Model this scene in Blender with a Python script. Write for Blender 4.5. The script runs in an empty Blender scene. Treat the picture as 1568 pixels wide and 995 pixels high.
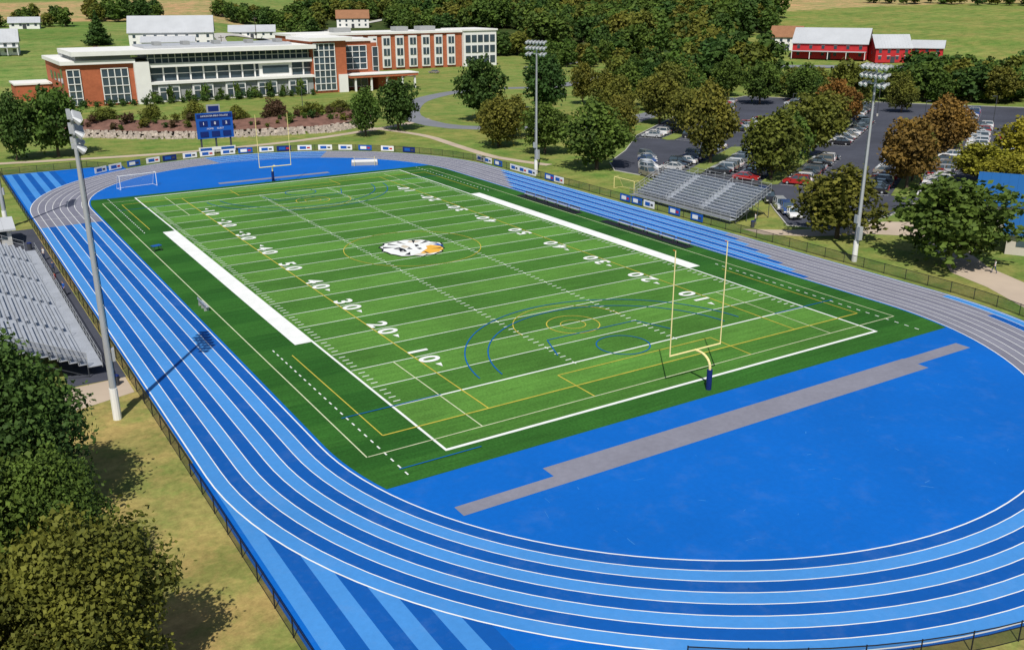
import bpy, math, random
import numpy as np
from mathutils import Vector, Matrix
random.seed(7); rng=np.random.default_rng(7)
sc=bpy.context.scene
sc.view_settings.view_transform='Standard'; sc.view_settings.look='None'; sc.view_settings.exposure=0
COL=sc.collection
R=math.radians
def S(r,g,b):
    f=lambda c:(c/255/12.92 if c/255<=0.04045 else ((c/255+0.055)/1.055)**2.4)
    return (f(r),f(g),f(b))
# ---------------------------------------------------------------- materials
def nodes(name):
    m=bpy.data.materials.new(name); m.use_nodes=True
    nt=m.node_tree; b=nt.nodes['Principled BSDF']; return m,nt,b
def noise(nt,scale,detail=4,vec=None,rough=0.6):
    n=nt.nodes.new('ShaderNodeTexNoise'); n.inputs['Scale'].default_value=scale; n.inputs['Detail'].default_value=detail
    n.inputs['Roughness'].default_value=rough
    if vec: nt.links.new(vec,n.inputs['Vector'])
    return n.outputs['Fac']
def mrange(nt,v,a,b,c,d):
    n=nt.nodes.new('ShaderNodeMapRange'); nt.links.new(v,n.inputs[0])
    for i,x in enumerate((a,b,c,d)): n.inputs[i+1].default_value=x
    return n.outputs[0]
def mixc(nt,f,a,b,mode='MIX'):
    n=nt.nodes.new('ShaderNodeMix'); n.data_type='RGBA'; n.blend_type=mode
    if isinstance(f,(int,float)): n.inputs[0].default_value=f
    else: nt.links.new(f,n.inputs[0])
    for k,x in ((6,a),(7,b)):
        if isinstance(x,tuple): n.inputs[k].default_value=(*x[:3],1)
        else: nt.links.new(x,n.inputs[k])
    return n.outputs[2]
def mul(nt,c,f):
    cb=nt.nodes.new('ShaderNodeCombineColor')
    for i in range(3): nt.links.new(f,cb.inputs[i])
    return mixc(nt,1.0,c,cb.outputs[0],'MULTIPLY')
def pos(nt): return nt.nodes.new('ShaderNodeNewGeometry').outputs['Position']
def mat(name,c,rough=0.8,var=0.12,scale=0.5,metal=0,spec=0.25,fine=None):
    m,nt,b=nodes(name); p=pos(nt)
    f=mrange(nt,noise(nt,scale,3,p),0.3,0.7,1-var,1+var)
    col=mul(nt,c,f)
    if fine:
        col=mul(nt,col,mrange(nt,noise(nt,fine[0],2,p),0.3,0.7,1-fine[1],1+fine[1]))
    nt.links.new(col,b.inputs['Base Color'])
    b.inputs['Roughness'].default_value=rough; b.inputs['Metallic'].default_value=metal
    b.inputs['Specular IOR Level'].default_value=spec
    return m
M={}
def trackmat(name,c,dust):
    m,nt,b=nodes(name); p=pos(nt)
    col=mul(nt,c,mrange(nt,noise(nt,0.08,4,p),0.3,0.7,0.92,1.08))
    col=mul(nt,col,mrange(nt,noise(nt,2.2,3,p,0.7),0.3,0.7,0.95,1.05))
    d=mrange(nt,noise(nt,0.35,5,p,0.75),0.52,0.74,0.0,dust)
    col=mixc(nt,d,col,(0.20,0.30,0.50))
    nt.links.new(col,b.inputs['Base Color']); b.inputs['Roughness'].default_value=0.65; b.inputs['Specular IOR Level'].default_value=0.2
    return m
M['dblue']=trackmat('apron_blue_polyurethane',(0.0012,0.112,0.47),0.08)
M['llane']=trackmat('lane_light_blue',(0.055,0.235,0.58),0.16)
M['dlane']=trackmat('lane_dark_blue',(0.003,0.083,0.35),0.12)
M['glane']=mat('track_gray',S(124,125,138),0.8,0.07,0.2,fine=(2.0,0.06))
M['glane2']=mat('track_gray_b',S(115,116,130),0.8,0.07,0.2,fine=(2.0,0.06))
M['white']=mat('painted_white',(0.74,0.76,0.75),0.7,0.07,0.6)
M['lwhite']=mat('worn_line_white',(0.56,0.60,0.40),0.8,0.15,0.8)
M['yline']=mat('turf_line_yellow',(0.50,0.42,0.06),0.8,0.15,0.8)
M['bline']=mat('turf_line_blue',(0.0,0.10,0.33),0.8,0.1,0.8)
M['asphalt']=mat('asphalt',(0.055,0.060,0.080),0.9,0.2,0.08,fine=(1.2,0.08))
M['road']=mat('old_asphalt',(0.18,0.19,0.215),0.9,0.1,0.1)
M['concrete']=mat('concrete_paving',(0.44,0.36,0.28),0.9,0.1,0.15)
M['kerb']=mat('kerb_concrete',(0.45,0.44,0.41),0.9,0.08,0.3)
M['alu']=mat('aluminium_planks',(0.42,0.45,0.50),0.5,0.1,0.7,metal=0.25,spec=0.5)
M['galv']=mat('galvanised_steel',(0.42,0.44,0.46),0.5,0.06,0.5,metal=0.3,spec=0.5)
M['black']=mat('black_vinyl',(0.012,0.013,0.018),0.6,0.1,1)
M['darkgray']=mat('dark_gray',(0.05,0.055,0.065),0.7,0.1,1)
M['gold']=mat('goalpost_yellow',(0.80,0.68,0.30),0.4,0.03,1,spec=0.5)
M['navy']=mat('navy_pad',(0.008,0.02,0.12),0.5,0.05,1)
M['sblue']=mat('sign_blue',(0.01,0.085,0.36),0.5,0.05,1)
M['brick']=mat('brick',(0.38,0.115,0.055),0.9,0.10,0.4,fine=(1.5,0.1))
M['wallw']=mat('white_panel',(0.72,0.72,0.70),0.7,0.04,0.3)
M['wallg']=mat('grey_panel',(0.30,0.31,0.31),0.7,0.06,0.3)
M['wallb']=mat('beige_stucco',(0.50,0.46,0.40),0.8,0.06,0.3)
M['roofg']=mat('metal_roof_grey',(0.42,0.44,0.47),0.5,0.06,0.2,spec=0.4)
M['roofb']=mat('metal_roof_blue',(0.012,0.09,0.27),0.45,0.06,0.2,spec=0.5)
M['red']=mat('barn_red',(0.42,0.025,0.03),0.8,0.1,0.5)
M['roofbr']=mat('shingle_brown',(0.26,0.13,0.07),0.9,0.1,0.5)
M['stone']=mat('fieldstone',(0.38,0.33,0.28),0.9,0.35,0.9,fine=(4,0.2))
M['mulch']=mat('mulch',(0.16,0.085,0.065),0.95,0.3,0.6)
M['logoy']=mat('logo_gold',(0.70,0.38,0.05),0.8,0.08,1)
M['orange']=mat('flag_orange',(0.75,0.20,0.03),0.8,0.08,1)
M['cream']=mat('logo_cream',(0.52,0.46,0.36),0.8,0.08,1)
M['skin']=mat('skin',(0.45,0.26,0.18),0.6,0.02,1)
M['cloth1']=mat('cloth_navy',(0.03,0.05,0.12),0.9,0.05,1)
M['cloth2']=mat('cloth_light',(0.55,0.55,0.55),0.9,0.05,1)
M['rubber']=mat('tyre_rubber',(0.015,0.015,0.015),0.8,0.05,1)
M['bark']=mat('bark',(0.10,0.075,0.055),0.95,0.2,2)
M['islandgrass']=mat('island_grass',(0.17,0.215,0.052),.95,.25,.4); M['moundgrass']=mat('mound_grass',(0.18,0.22,0.058),.95,.25,.3)
m,nt,b=nodes('window_glass'); 
f=noise(nt,0.25,2,pos(nt)); nt.links.new(mixc(nt,f,(0.012,0.02,0.03),(0.08,0.12,0.15)),b.inputs['Base Color'])
b.inputs['Roughness'].default_value=0.08; b.inputs['Specular IOR Level'].default_value=0.7; M['glass']=m
m,nt,b=nodes('car_paint'); oi=nt.nodes.new('ShaderNodeObjectInfo'); nt.links.new(oi.outputs['Color'],b.inputs['Base Color'])
b.inputs['Roughness'].default_value=0.25; b.inputs['Coat Weight'].default_value=0.6; M['paint']=m
m,nt,b=nodes('chain_link_mesh'); b.inputs['Base Color'].default_value=(0.015,0.017,0.02,1); b.inputs['Roughness'].default_value=0.6
tr=nt.nodes.new('ShaderNodeBsdfTransparent'); mx=nt.nodes.new('ShaderNodeMixShader'); mx.inputs[0].default_value=0.36
nt.links.new(tr.outputs[0],mx.inputs[1]); nt.links.new(b.outputs[0],mx.inputs[2]); nt.links.new(mx.outputs[0],nt.nodes['Material Output'].inputs[0]); M['link']=m
def turfmat(name,c,c2):
    m,nt,b=nodes(name); p=pos(nt)
    sx=nt.nodes.new('ShaderNodeSeparateXYZ'); nt.links.new(p,sx.inputs[0])
    w=nt.nodes.new('ShaderNodeMath'); w.operation='MULTIPLY'; nt.links.new(sx.outputs[1],w.inputs[0]); w.inputs[1].default_value=math.pi/4.572
    s=nt.nodes.new('ShaderNodeMath'); s.operation='SINE'; nt.links.new(w.outputs[0],s.inputs[0])
    band=mrange(nt,s.outputs[0],-0.12,0.12,0.0,1.0)
    col=mixc(nt,band,c,c2)
    col=mul(nt,col,mrange(nt,noise(nt,0.07,4,p,0.65),0.3,0.7,0.82,1.18))
    mp=nt.nodes.new('ShaderNodeMapping'); nt.links.new(p,mp.inputs[0]); mp.inputs['Scale'].default_value=(0.2,2.2,1)
    col=mul(nt,col,mrange(nt,noise(nt,1.0,3,mp.outputs[0]),0.3,0.7,0.85,1.15))
    col=mul(nt,col,mrange(nt,noise(nt,5,2,p),0.3,0.7,0.8,1.2))
    nt.links.new(col,b.inputs['Base Color']); b.inputs['Roughness'].default_value=0.9; b.inputs['Specular IOR Level'].default_value=0.12
    return m
M['turf']=turfmat('turf_field',(0.086,0.215,0.036),(0.056,0.160,0.025))
M['turfd']=turfmat('turf_border',(0.028,0.112,0.017),(0.021,0.093,0.014))
m,nt,b=nodes('grass_ground'); p=pos(nt)
at=nt.nodes.new('ShaderNodeAttribute'); at.attribute_name='Col'
n1=mrange(nt,noise(nt,0.05,4,p,0.65),0.42,0.66,0,1)
dry=mixc(nt,1.0,at.outputs['Color'],(1.4,1.05,1.25),'MULTIPLY')
col=mixc(nt,n1,at.outputs['Color'],dry)
n2=mrange(nt,noise(nt,0.22,5,p,0.7),0.44,0.62,0,0.85)
col=mixc(nt,n2,col,mixc(nt,1.0,col,(0.50,0.78,0.55),'MULTIPLY'))
col=mul(nt,col,mrange(nt,noise(nt,1.6,5,p,0.8),0.3,0.7,0.70,1.30))
mp=nt.nodes.new('ShaderNodeMapping'); nt.links.new(p,mp.inputs[0]); mp.inputs['Rotation'].default_value=(0,0,.5); mp.inputs['Scale'].default_value=(0.012,0.25,1)
col=mul(nt,col,mrange(nt,noise(nt,1.0,2,mp.outputs[0]),0.3,0.7,0.86,1.14))
nt.links.new(col,b.inputs['Base Color']); b.inputs['Roughness'].default_value=0.95; b.inputs['Specular IOR Level'].default_value=0.1
M['ground']=m
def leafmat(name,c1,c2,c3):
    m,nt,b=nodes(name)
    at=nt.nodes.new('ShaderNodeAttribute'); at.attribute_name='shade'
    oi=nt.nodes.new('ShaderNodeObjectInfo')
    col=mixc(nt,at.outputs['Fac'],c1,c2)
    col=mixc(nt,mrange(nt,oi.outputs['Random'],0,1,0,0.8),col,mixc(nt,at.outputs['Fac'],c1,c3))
    nt.links.new(col,b.inputs['Base Color']); b.inputs['Roughness'].default_value=0.7; b.inputs['Specular IOR Level'].default_value=0.2
    t=nt.nodes.new('ShaderNodeBsdfTranslucent'); nt.links.new(col,t.inputs[0]); mx=nt.nodes.new('ShaderNodeMixShader'); mx.inputs[0].default_value=0.22
    nt.links.new(b.outputs[0],mx.inputs[1]); nt.links.new(t.outputs[0],mx.inputs[2]); nt.links.new(mx.outputs[0],nt.nodes['Material Output'].inputs[0])
    return m
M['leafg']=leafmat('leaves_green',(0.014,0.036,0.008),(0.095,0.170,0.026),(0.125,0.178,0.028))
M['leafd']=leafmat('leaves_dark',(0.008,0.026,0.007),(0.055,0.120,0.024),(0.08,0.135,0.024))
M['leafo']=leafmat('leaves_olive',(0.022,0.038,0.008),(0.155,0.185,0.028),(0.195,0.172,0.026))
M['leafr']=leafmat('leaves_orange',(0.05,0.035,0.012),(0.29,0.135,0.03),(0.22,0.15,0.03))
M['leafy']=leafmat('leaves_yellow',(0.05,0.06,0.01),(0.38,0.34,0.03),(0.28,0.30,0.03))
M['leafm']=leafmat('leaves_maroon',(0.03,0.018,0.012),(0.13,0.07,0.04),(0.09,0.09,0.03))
# ---------------------------------------------------------------- mesh builder
class MB:
    def __init__(s): s.v=[];s.f=[];s.m=[];s.ms=[]
    def mi(s,k):
        if k not in s.ms: s.ms.append(k)
        return s.ms.index(k)
    def add(s,vs,fs,k):
        o=len(s.v); s.v+= [tuple(x) for x in vs]; i=s.mi(k)
        for f in fs: s.f.append([a+o for a in f]); s.m.append(i)
    def box(s,x0,x1,y0,y1,z0,z1,k,rot=0,c=None):
        vs=[(x0,y0,z0),(x1,y0,z0),(x1,y1,z0),(x0,y1,z0),(x0,y0,z1),(x1,y0,z1),(x1,y1,z1),(x0,y1,z1)]
        if rot:
            if c is None: c=((x0+x1)/2,(y0+y1)/2)
            ca,sa=math.cos(rot),math.sin(rot)
            vs=[(c[0]+(x-c[0])*ca-(y-c[1])*sa,c[1]+(x-c[0])*sa+(y-c[1])*ca,z) for x,y,z in vs]
        s.add(vs,[(0,3,2,1),(4,5,6,7),(0,1,5,4),(1,2,6,5),(2,3,7,6),(3,0,4,7)],k)
    def poly(s,pts,z,k): s.add([(x,y,z) for x,y in pts],[tuple(range(len(pts)))],k)
    def rect(s,x0,x1,y0,y1,z,k): s.poly([(x0,y0),(x1,y0),(x1,y1),(x0,y1)],z,k)
    def line(s,a,b,w,z,k):
        d=Vector((b[0]-a[0],b[1]-a[1])); 
        if d.length<1e-6: return
        n=Vector((-d.y,d.x)).normalized()*w/2
        s.poly([(a[0]-n.x,a[1]-n.y),(b[0]-n.x,b[1]-n.y),(b[0]+n.x,b[1]+n.y),(a[0]+n.x,a[1]+n.y)],z,k)
    def arc(s,cx,cy,r,a0,a1,w,z,k,n=48):
        for i in range(n):
            t0=a0+(a1-a0)*i/n;t1=a0+(a1-a0)*(i+1)/n
            s.poly([(cx+(r-w/2)*math.cos(t0),cy+(r-w/2)*math.sin(t0)),(cx+(r+w/2)*math.cos(t0),cy+(r+w/2)*math.sin(t0)),
                    (cx+(r+w/2)*math.cos(t1),cy+(r+w/2)*math.sin(t1)),(cx+(r-w/2)*math.cos(t1),cy+(r-w/2)*math.sin(t1))],z,k)
    def cyl(s,p0,p1,r0,r1,k,n=8,cap=True):
        p0=Vector(p0);p1=Vector(p1); d=(p1-p0).normalized(); a=d.orthogonal().normalized(); b=d.cross(a)
        vs=[]
        for p,r in((p0,r0),(p1,r1)):
            for i in range(n):
                t=2*math.pi*i/n; vs.append(p+a*r*math.cos(t)+b*r*math.sin(t))
        fs=[(i,(i+1)%n,n+(i+1)%n,n+i) for i in range(n)]
        if cap: fs+=[tuple(range(n-1,-1,-1)),tuple(range(n,2*n))]
        s.add(vs,fs,k)
    def tube(s,pts,r,k,n=8):
        for a,b in zip(pts[:-1],pts[1:]): s.cyl(a,b,r,r,k,n)
    def mesh(s,name):
        me=bpy.data.meshes.new(name); me.from_pydata(s.v,[],s.f)
        for k in s.ms: me.materials.append(M[k])
        me.polygons.foreach_set('material_index',s.m); me.update(); return me
    def obj(s,name,parent=None,loc=(0,0,0),rot=0):
        o=bpy.data.objects.new(name,s.mesh(name)); COL.objects.link(o); o.location=loc; o.rotation_euler[2]=rot
        if parent: o.parent=parent
        return o
class Grp:
    def __init__(s,name,loc=(0,0,0),rot=0):
        s.e=bpy.data.objects.new(name,None); COL.objects.link(s.e); s.e.location=loc; s.e.rotation_euler[2]=rot; s.p={}
    def __getitem__(s,k):
        if k not in s.p: s.p[k]=MB()
        return s.p[k]
    def done(s):
        for k,b in s.p.items(): b.obj(k,s.e)
        return s.e
def inst(name,me,loc,rot=0,sc_=1,mats=None):
    o=bpy.data.objects.new(name,me); COL.objects.link(o); o.location=loc; o.rotation_euler[2]=rot
    o.scale=sc_ if isinstance(sc_,tuple) else (sc_,)*3
    if mats:
        for i,k in mats.items(): o.material_slots[i].link='OBJECT'; o.material_slots[i].material=M[k]
    return o
# ---------------------------------------------------------------- terrain
VX,VY=-54.0,-111.7     # valley centre
T=[(-180,400),(-5,345),(15,345),(19,480),(36,480),(43,350),(65,350),(180,400)]
def r0(az): return float(np.interp(az,[a for a,_ in T],[b for _,b in T]))
def zd(d):
    if d<=0: return 0
    if d<60: return .1*d*d/120
    if d<150: return 3+.1*(d-60)
    if d<1400: return 12+.06*(d-150)
    return 87
def terr(x,y):
    az=math.degrees(math.atan2(x-VX,y-VY)); r=math.hypot(x-VX,y-VY)
    z=zd(r-r0(az))
    if r>500: z+=2.5*math.sin(x*.011)*math.cos(y*.009)*min(1,(r-500)/300)
    return z
def polar(az,r): return (VX+r*math.sin(R(az)),VY+r*math.cos(R(az)))
def gcol(x,y,az,r):
    lawn=(0.175,0.222,0.055)
    if r<150 and x<-38: return (0.27,0.245,0.08)
    if y<-86 : return (0.25,0.235,0.075)
    if 46.5<az<66 and r>385:
        if r>660+(az-50)*8: return (0.34,0.28,0.12)
        return (0.165,0.215,0.05) if int((r+az*3)/26)%2 else (0.19,0.225,0.058)
    if -30<az<21 and r>350:
        if 600<r<760 and az<17: return (0.34,0.27,0.12)
        if r>1000: return (0.12,0.18,0.03)
        if 500<r<600 and az<9: return (0.13,0.20,0.045)
        return (0.165,0.225,0.06)
    if 21<=az<=50 and r>520: return (0.05,0.07,0.02)
    return lawn
rings=[0.0]+[20*i for i in range(1,17)]+list(np.arange(330,700,6))+list(np.arange(700,1600,20))+[1700,1900,2200,2600,3200,4000,5000]
azs=list(np.arange(-180,-10,3))+list(np.arange(-10,75,0.4))+list(np.arange(75,180,3))
vs=[];cs=[]
for r in rings:
    for a in azs:
        x,y=polar(a,r); vs.append((x,y,terr(x,y))); cs.append((*gcol(x,y,a,r),1))
na=len(azs); fs=[]
for i in range(len(rings)-1):
    for j in range(na):
        k=(j+1)%na
        if i==0:
            fs.append((0,(i+1)*na+j,(i+1)*na+k)[::-1])
        else: fs.append((i*na+j,i*na+k,(i+1)*na+k,(i+1)*na+j)[::-1])
me=bpy.data.meshes.new('ground'); me.from_pydata(vs,[],fs)
ca=me.color_attributes.new('Col','FLOAT_COLOR','POINT'); ca.data.foreach_set('color',np.array(cs,dtype=np.float32).ravel())
me.materials.append(M['ground']); me.polygons.foreach_set('use_smooth',[True]*len(fs)); me.update()
o=bpy.data.objects.new('ground',me); COL.objects.link(o)
def strip(name,pts,w,k,dz=0.02,step=6):
    P=[Vector((*p,0)) for p in pts]; P=[2*P[0]-P[1]]+P+[2*P[-1]-P[-2]]; Q=[]
    for i in range(1,len(P)-2):
        n=max(2,int((P[i+1]-P[i]).length/step))
        for j in range(n):
            t=j/n; a,b_,c,d=P[i-1:i+3]
            Q.append(.5*((2*b_)+(c-a)*t+(2*a-5*b_+4*c-d)*t*t+(3*b_-a-3*c+d)*t**3))
    Q.append(P[-2]); vs=[];fs=[]
    for i,q in enumerate(Q):
        d=(Q[min(i+1,len(Q)-1)]-Q[max(i-1,0)]); n=Vector((-d.y,d.x,0)).normalized()*w/2
        for s_ in(-1,1):
            p=q+n*s_; vs.append((p.x,p.y,terr(p.x,p.y)+dz))
        if i: fs.append((2*i-2,2*i-1,2*i+1,2*i)[::-1])
    b=MB(); b.add(vs,fs,k); return b.obj(name)
# ---------------------------------------------------------------- track
CX,R0_,YC,LW=0.35,32.6,49.5,1.07
def oval(t,off):
    t=t%4; r=R0_+off
    if t<1: return (CX+r,-YC+2*YC*t)
    if t<2: a=(t-1)*math.pi; return (CX+r*math.cos(a),YC+r*math.sin(a))
    if t<3: return (CX-r,YC-2*YC*(t-2))
    a=math.pi+(t-3)*math.pi; return (CX+r*math.cos(a),-YC+r*math.sin(a))
def ostrip(b,o0,o1,t0,t1,z,k):
    ts=[t0]+[x for x in np.arange(0,4.0001,1/64) if t0<x<t1]+[t1]
    vs=[]
    for t in ts:
        e=4-1e-9
        p=oval(min(t,e),o0);q=oval(min(t,e),o1); vs+=[(*p,z),(*q,z)]
    fs=[(2*i,2*i+1,2*i+3,2*i+2) for i in range(len(ts)-1)]
    b.add(vs,fs,k)
tb=MB()
pts=[oval(t,8*LW+.25) for t in np.arange(0,4,1/48)]
tb.poly(pts,0.012,'dblue')
tb.rect(-41.4,-22,-112,-47,0.008,'dblue'); tb.rect(-41.4,-20,47,91,0.008,'dblue')
for i in range(8):
    k='llane' if i%2==1 else 'dlane'
    g=[(0,.116+.0303*i),((78+2.2*i)/99,1.33),(1.53,2.10),(3.60+.055*i,4.0)]
    cur=0; segs=[]
    for a,b_ in g:
        if a>cur: segs.append((cur,a,k))
        segs.append((a,b_,'glane' if i%2 else 'glane2')); cur=b_
    if cur<4: segs.append((cur,4,k))
    for a,b_,kk in segs: ostrip(tb,i*LW,(i+1)*LW,a,b_,0.020,kk)
    x0=CX-R0_-(i+1)*LW
    tb.rect(x0,x0+LW,-112,-49.5,0.014,k); tb.rect(x0,x0+LW,49.5,90.5,0.014,k)
tb.obj('running_track')
lb=MB()
for i in range(9):
    w=.10 if i in(0,8) else .07
    ostrip(lb,i*LW-w/2,i*LW+w/2,0,4,0.027,'white')
for i in range(8):
    p=oval(2.045,i*LW);q=oval(2.045,(i+1)*LW); lb.line(p,q,.07,0.031,'white')
    t=1.98-.012*i; lb.line(oval(t,i*LW+.12),oval(t,(i+1)*LW-.12),.06,0.0315,'white')
lb.obj('track_lane_lines')
rb=MB()
rb.rect(-28,-20,-64.0,-62.7,0.018,'glane'); rb.rect(-20,20.3,-64.0,-61.3,0.018,'glane'); rb.rect(20.3,28.2,-62.9,-61.4,0.018,'glane')
rb.rect(-9,12,59.6,61.0,0.018,'glane')
rb.obj('jump_runway')
sb_=MB(); rr=random.Random(11)
for i in range(40):
    x=rr.uniform(-24,20); y=rr.uniform(-80,-65)
    if math.hypot(x-CX,y+YC)>31: continue
    a=rr.uniform(0,6.3); L=rr.uniform(.15,.9); sb_.line((x,y),(x+L*math.cos(a),y+L*math.sin(a)),rr.uniform(.02,.045),.0165+i*.00003,'llane')
sb_.obj('surface_scuff_marks')
# ---------------------------------------------------------------- turf
HX,HY=24.384,54.864
tf=MB(); pts=[]
for s_,ys in((-1,-58.1),(1,57.0)):
    a0=math.asin((abs(ys)-YC)/(R0_-.3)); rr=R0_-.3
    al=[a0*i/8 for i in range(9)]
    seg=[(CX+rr*math.cos(a),s_*(YC+rr*math.sin(a))) for a in al]
    seg2=[(2*CX-x,y) for x,y in seg]
    pts+= (seg2+seg[::-1]) if s_<0 else (seg+seg2[::-1])
tf.poly(pts,0.020,'turfd'); tf.obj('turf_border')
tf=MB(); tf.rect(-HX,HX,-HY,HY,0.026,'turf'); tf.obj('football_field')
wl=MB()
Z=[0.032,0.036,0.040,0.044,0.048]
wl.rect(-HX-.15,HX+.15,-HY-.32,-HY,Z[0],'white'); wl.rect(-HX-.15,HX+.15,HY,HY+.32,Z[0],'white')
for s_ in(-1,1):
    a,b_=sorted((s_*HX,s_*(HX+.22)))
    wl.rect(a,b_,-HY-.3,-27.4,Z[1],'white'); wl.rect(a,b_,27.4,HY+.3,Z[1],'white')
    a,b_=sorted((s_*HX,s_*(HX+1.9))); wl.rect(a,b_,-27.4,27.4,Z[1],'white')
for i in range(-10,11):
    y=i*4.572; w=.2 if abs(i)==10 else .11
    wl.rect(-HX+.1,HX-.1,y-w/2,y+w/2,Z[0],'white')
for i in range(-49,50):
    if i%5==0: continue
    y=i*.9144
    for x in(-6.1,6.1,-HX+.7,HX-.7): wl.rect(x-.32,x+.32,y-.06,y+.06,Z[0],'white')
for i in range(-10,11):
    for x in(-6.1,6.1): wl.rect(x-.06,x+.06,i*4.572-.3,i*4.572+.3,Z[2],'white')
wl.obj('football_field_lines')
db=MB()
for x in(-28.6,28.6):
    y=-57
    while y<56:
        if not(-27.4<y<27.4): db.rect(x-.06,x+.06,y,y+.5,Z[0],'white')
        y+=1.2
db.obj('dashed_restraining_lines')
sl=MB()
sy='lwhite'
for s_ in(-1,1):
    x=s_*30.0; sl.rect(x-.05,x+.05,-53,53,Z[0],'lwhite'); y=s_*53
    sl.rect(-29.9,29.9,y-.05,y+.05,Z[1]+.014,'lwhite')
    for xx in(-20.15,20.15): a,b_=sorted((s_*36.6,s_*53)); sl.rect(xx-.05,xx+.05,a,b_,Z[1]+.016,sy)
    for xx in(-9.15,9.15): a,b_=sorted((s_*47.5,s_*53)); sl.rect(xx-.06,xx+.06,a,b_,Z[1]+.018,'yline')
    sl.rect(-9.15,9.15,s_*47.5-.06,s_*47.5+.06,Z[1]+.020,'yline')
    y=s_*50.3; sl.rect(-27.5,27.5,y-.07,y+.07,Z[3]+.012,'yline')
    sl.rect(s_*18-.06,s_*18+.06,-50.3,50.3,Z[3]+.016,'yline')
    sl.rect(s_*27.5-.05,s_*27.5+.05,-50.3,-30,Z[3]+.018,'yline'); sl.rect(s_*27.5-.05,s_*27.5+.05,30,50.3,Z[3]+.018,'yline')
    cy=s_*37; 
    sl.arc(0,cy,2.74,0,2*math.pi,.11,Z[3]+.02,'yline'); sl.arc(0,cy,1.3,0,2*math.pi,.09,Z[3]+.02,'yline')
    sl.arc(0,cy,6.2,(0 if s_<0 else math.pi),math.pi+ (0 if s_<0 else math.pi),.09,Z[3]+.024,'yline')
    cy=s_*44.5; sl.arc(.6,cy,2.6,0,2*math.pi,.12,Z[3]+.028,'bline')
    a0=0 if s_<0 else math.pi; cy2=s_*46
    sl.arc(.3,cy2,13.6,a0+.1,a0+math.pi-.1,.13,Z[3]+.032,'bline'); sl.arc(.3,cy2,15.8,a0+.1,a0+math.pi-.1,.13,Z[3]+.032,'bline')
    pl=[(.6-7,cy+s_*-1),(.6-5.5,cy-s_*5),(.6+5.5,cy-s_*5),(.6+7,cy-s_*1)]
    for a,b_ in zip(pl[:-1],pl[1:]): sl.line(a,b_,.12,Z[3]+.036,'bline')
    sl.line((-29,s_*45.7),(-20,s_*45.7),.12,Z[3]+.036,'bline'); sl.line((20,s_*45.7),(29,s_*45.7),.12,Z[3]+.036,'bline')
    sl.line((-28.8,s_*56),(-22,s_*56),.12,Z[3]+.036,'bline')
sl.arc(0,0,9.15,0,2*math.pi,.10,Z[3]+.03,'yline',72)
sl.obj('soccer_and_lacrosse_lines')
def textmesh(txt,size,off=0.0):
    cu=bpy.data.curves.new('t','FONT'); cu.body=txt; cu.size=size; cu.offset=off; cu.align_x='CENTER'; cu.align_y='CENTER'; cu.fill_mode='FRONT'
    ob=bpy.data.objects.new('t',cu); COL.objects.link(ob); bpy.context.view_layer.update()
    dg=bpy.context.evaluated_depsgraph_get(); me=bpy.data.meshes.new_from_object(ob.evaluated_get(dg)); bpy.data.objects.remove(ob); 
    me.update(); return [tuple(v.co) for v in me.vertices],[tuple(p.vertices) for p in me.polygons]
dig={d:textmesh(d,2.75,0.08) for d in '012345'}
nb=MB()
def putt(b,data,ox,oy,rot,z,k,dx=0,sx=1):
    ca,sa=math.cos(rot),math.sin(rot)
    b.add([(ox+((v[0]*sx+dx)*ca-v[1]*sa),oy+((v[0]*sx+dx)*sa+v[1]*ca),z) for v in data[0]],data[1],k)
for i in range(-4,5):
    y=i*9.144; n=str(50-10*abs(i))
    for s_ in(-1,1):
        rot=-math.pi/2 if s_<0 else math.pi/2
        for d_,dx in((n[0],-1.2),(n[1],1.2)): putt(nb,dig[d_],s_*17.1,y,rot,Z[2]+.032,'white',dx,1.1)
        if i:
            q=1 if i>0 else -1
            nb.poly([(s_*16.8-.3,y+q*2.6),(s_*16.8+.3,y+q*2.6),(s_*16.8,y+q*3.5)],Z[2]+.032,'white')
nb.obj('yard_numbers')
# logo
lg=MB()
def lp(pts,z,k,cx=0,cy=0):
    lg.poly([(cx+b,cy-a) for a,b in pts][::-1],z,k)
def blob(ca,cb,ra,rb,n,j,seed):
    rr=random.Random(seed); return [(ca+ra*(1+rr.uniform(-j,j))*math.cos(2*math.pi*i/n),cb+rb*(1+rr.uniform(-j,j))*math.sin(2*math.pi*i/n)) for i in range(n)]
z0=.085
lp(blob(0,0,4.7,4.2,30,.10,1),z0,'black'); lp(blob(0,0,4.45,3.95,30,.10,1),z0+.004,'white')
lp([(.0,2.7),(1.2,3.5),(2.8,3.2),(3.9,1.9),(4.0,.5),(3.2,-.5),(2.4,.4),(1.4,1.5),(.3,1.8)],z0+.008,'logoy')
lp([(-.2,3.9),(1.6,3.95),(1.2,3.55),(.1,3.0)],z0+.0085,'sblue')
lp([(3.3,-.6),(4.0,.3),(4.1,-.8),(3.5,-1.6)],z0+.008,'cream'); lp([(-3.6,1.2),(-2.6,2.6),(-2.2,1.6),(-2.9,.6)],z0+.008,'cream')
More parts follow.
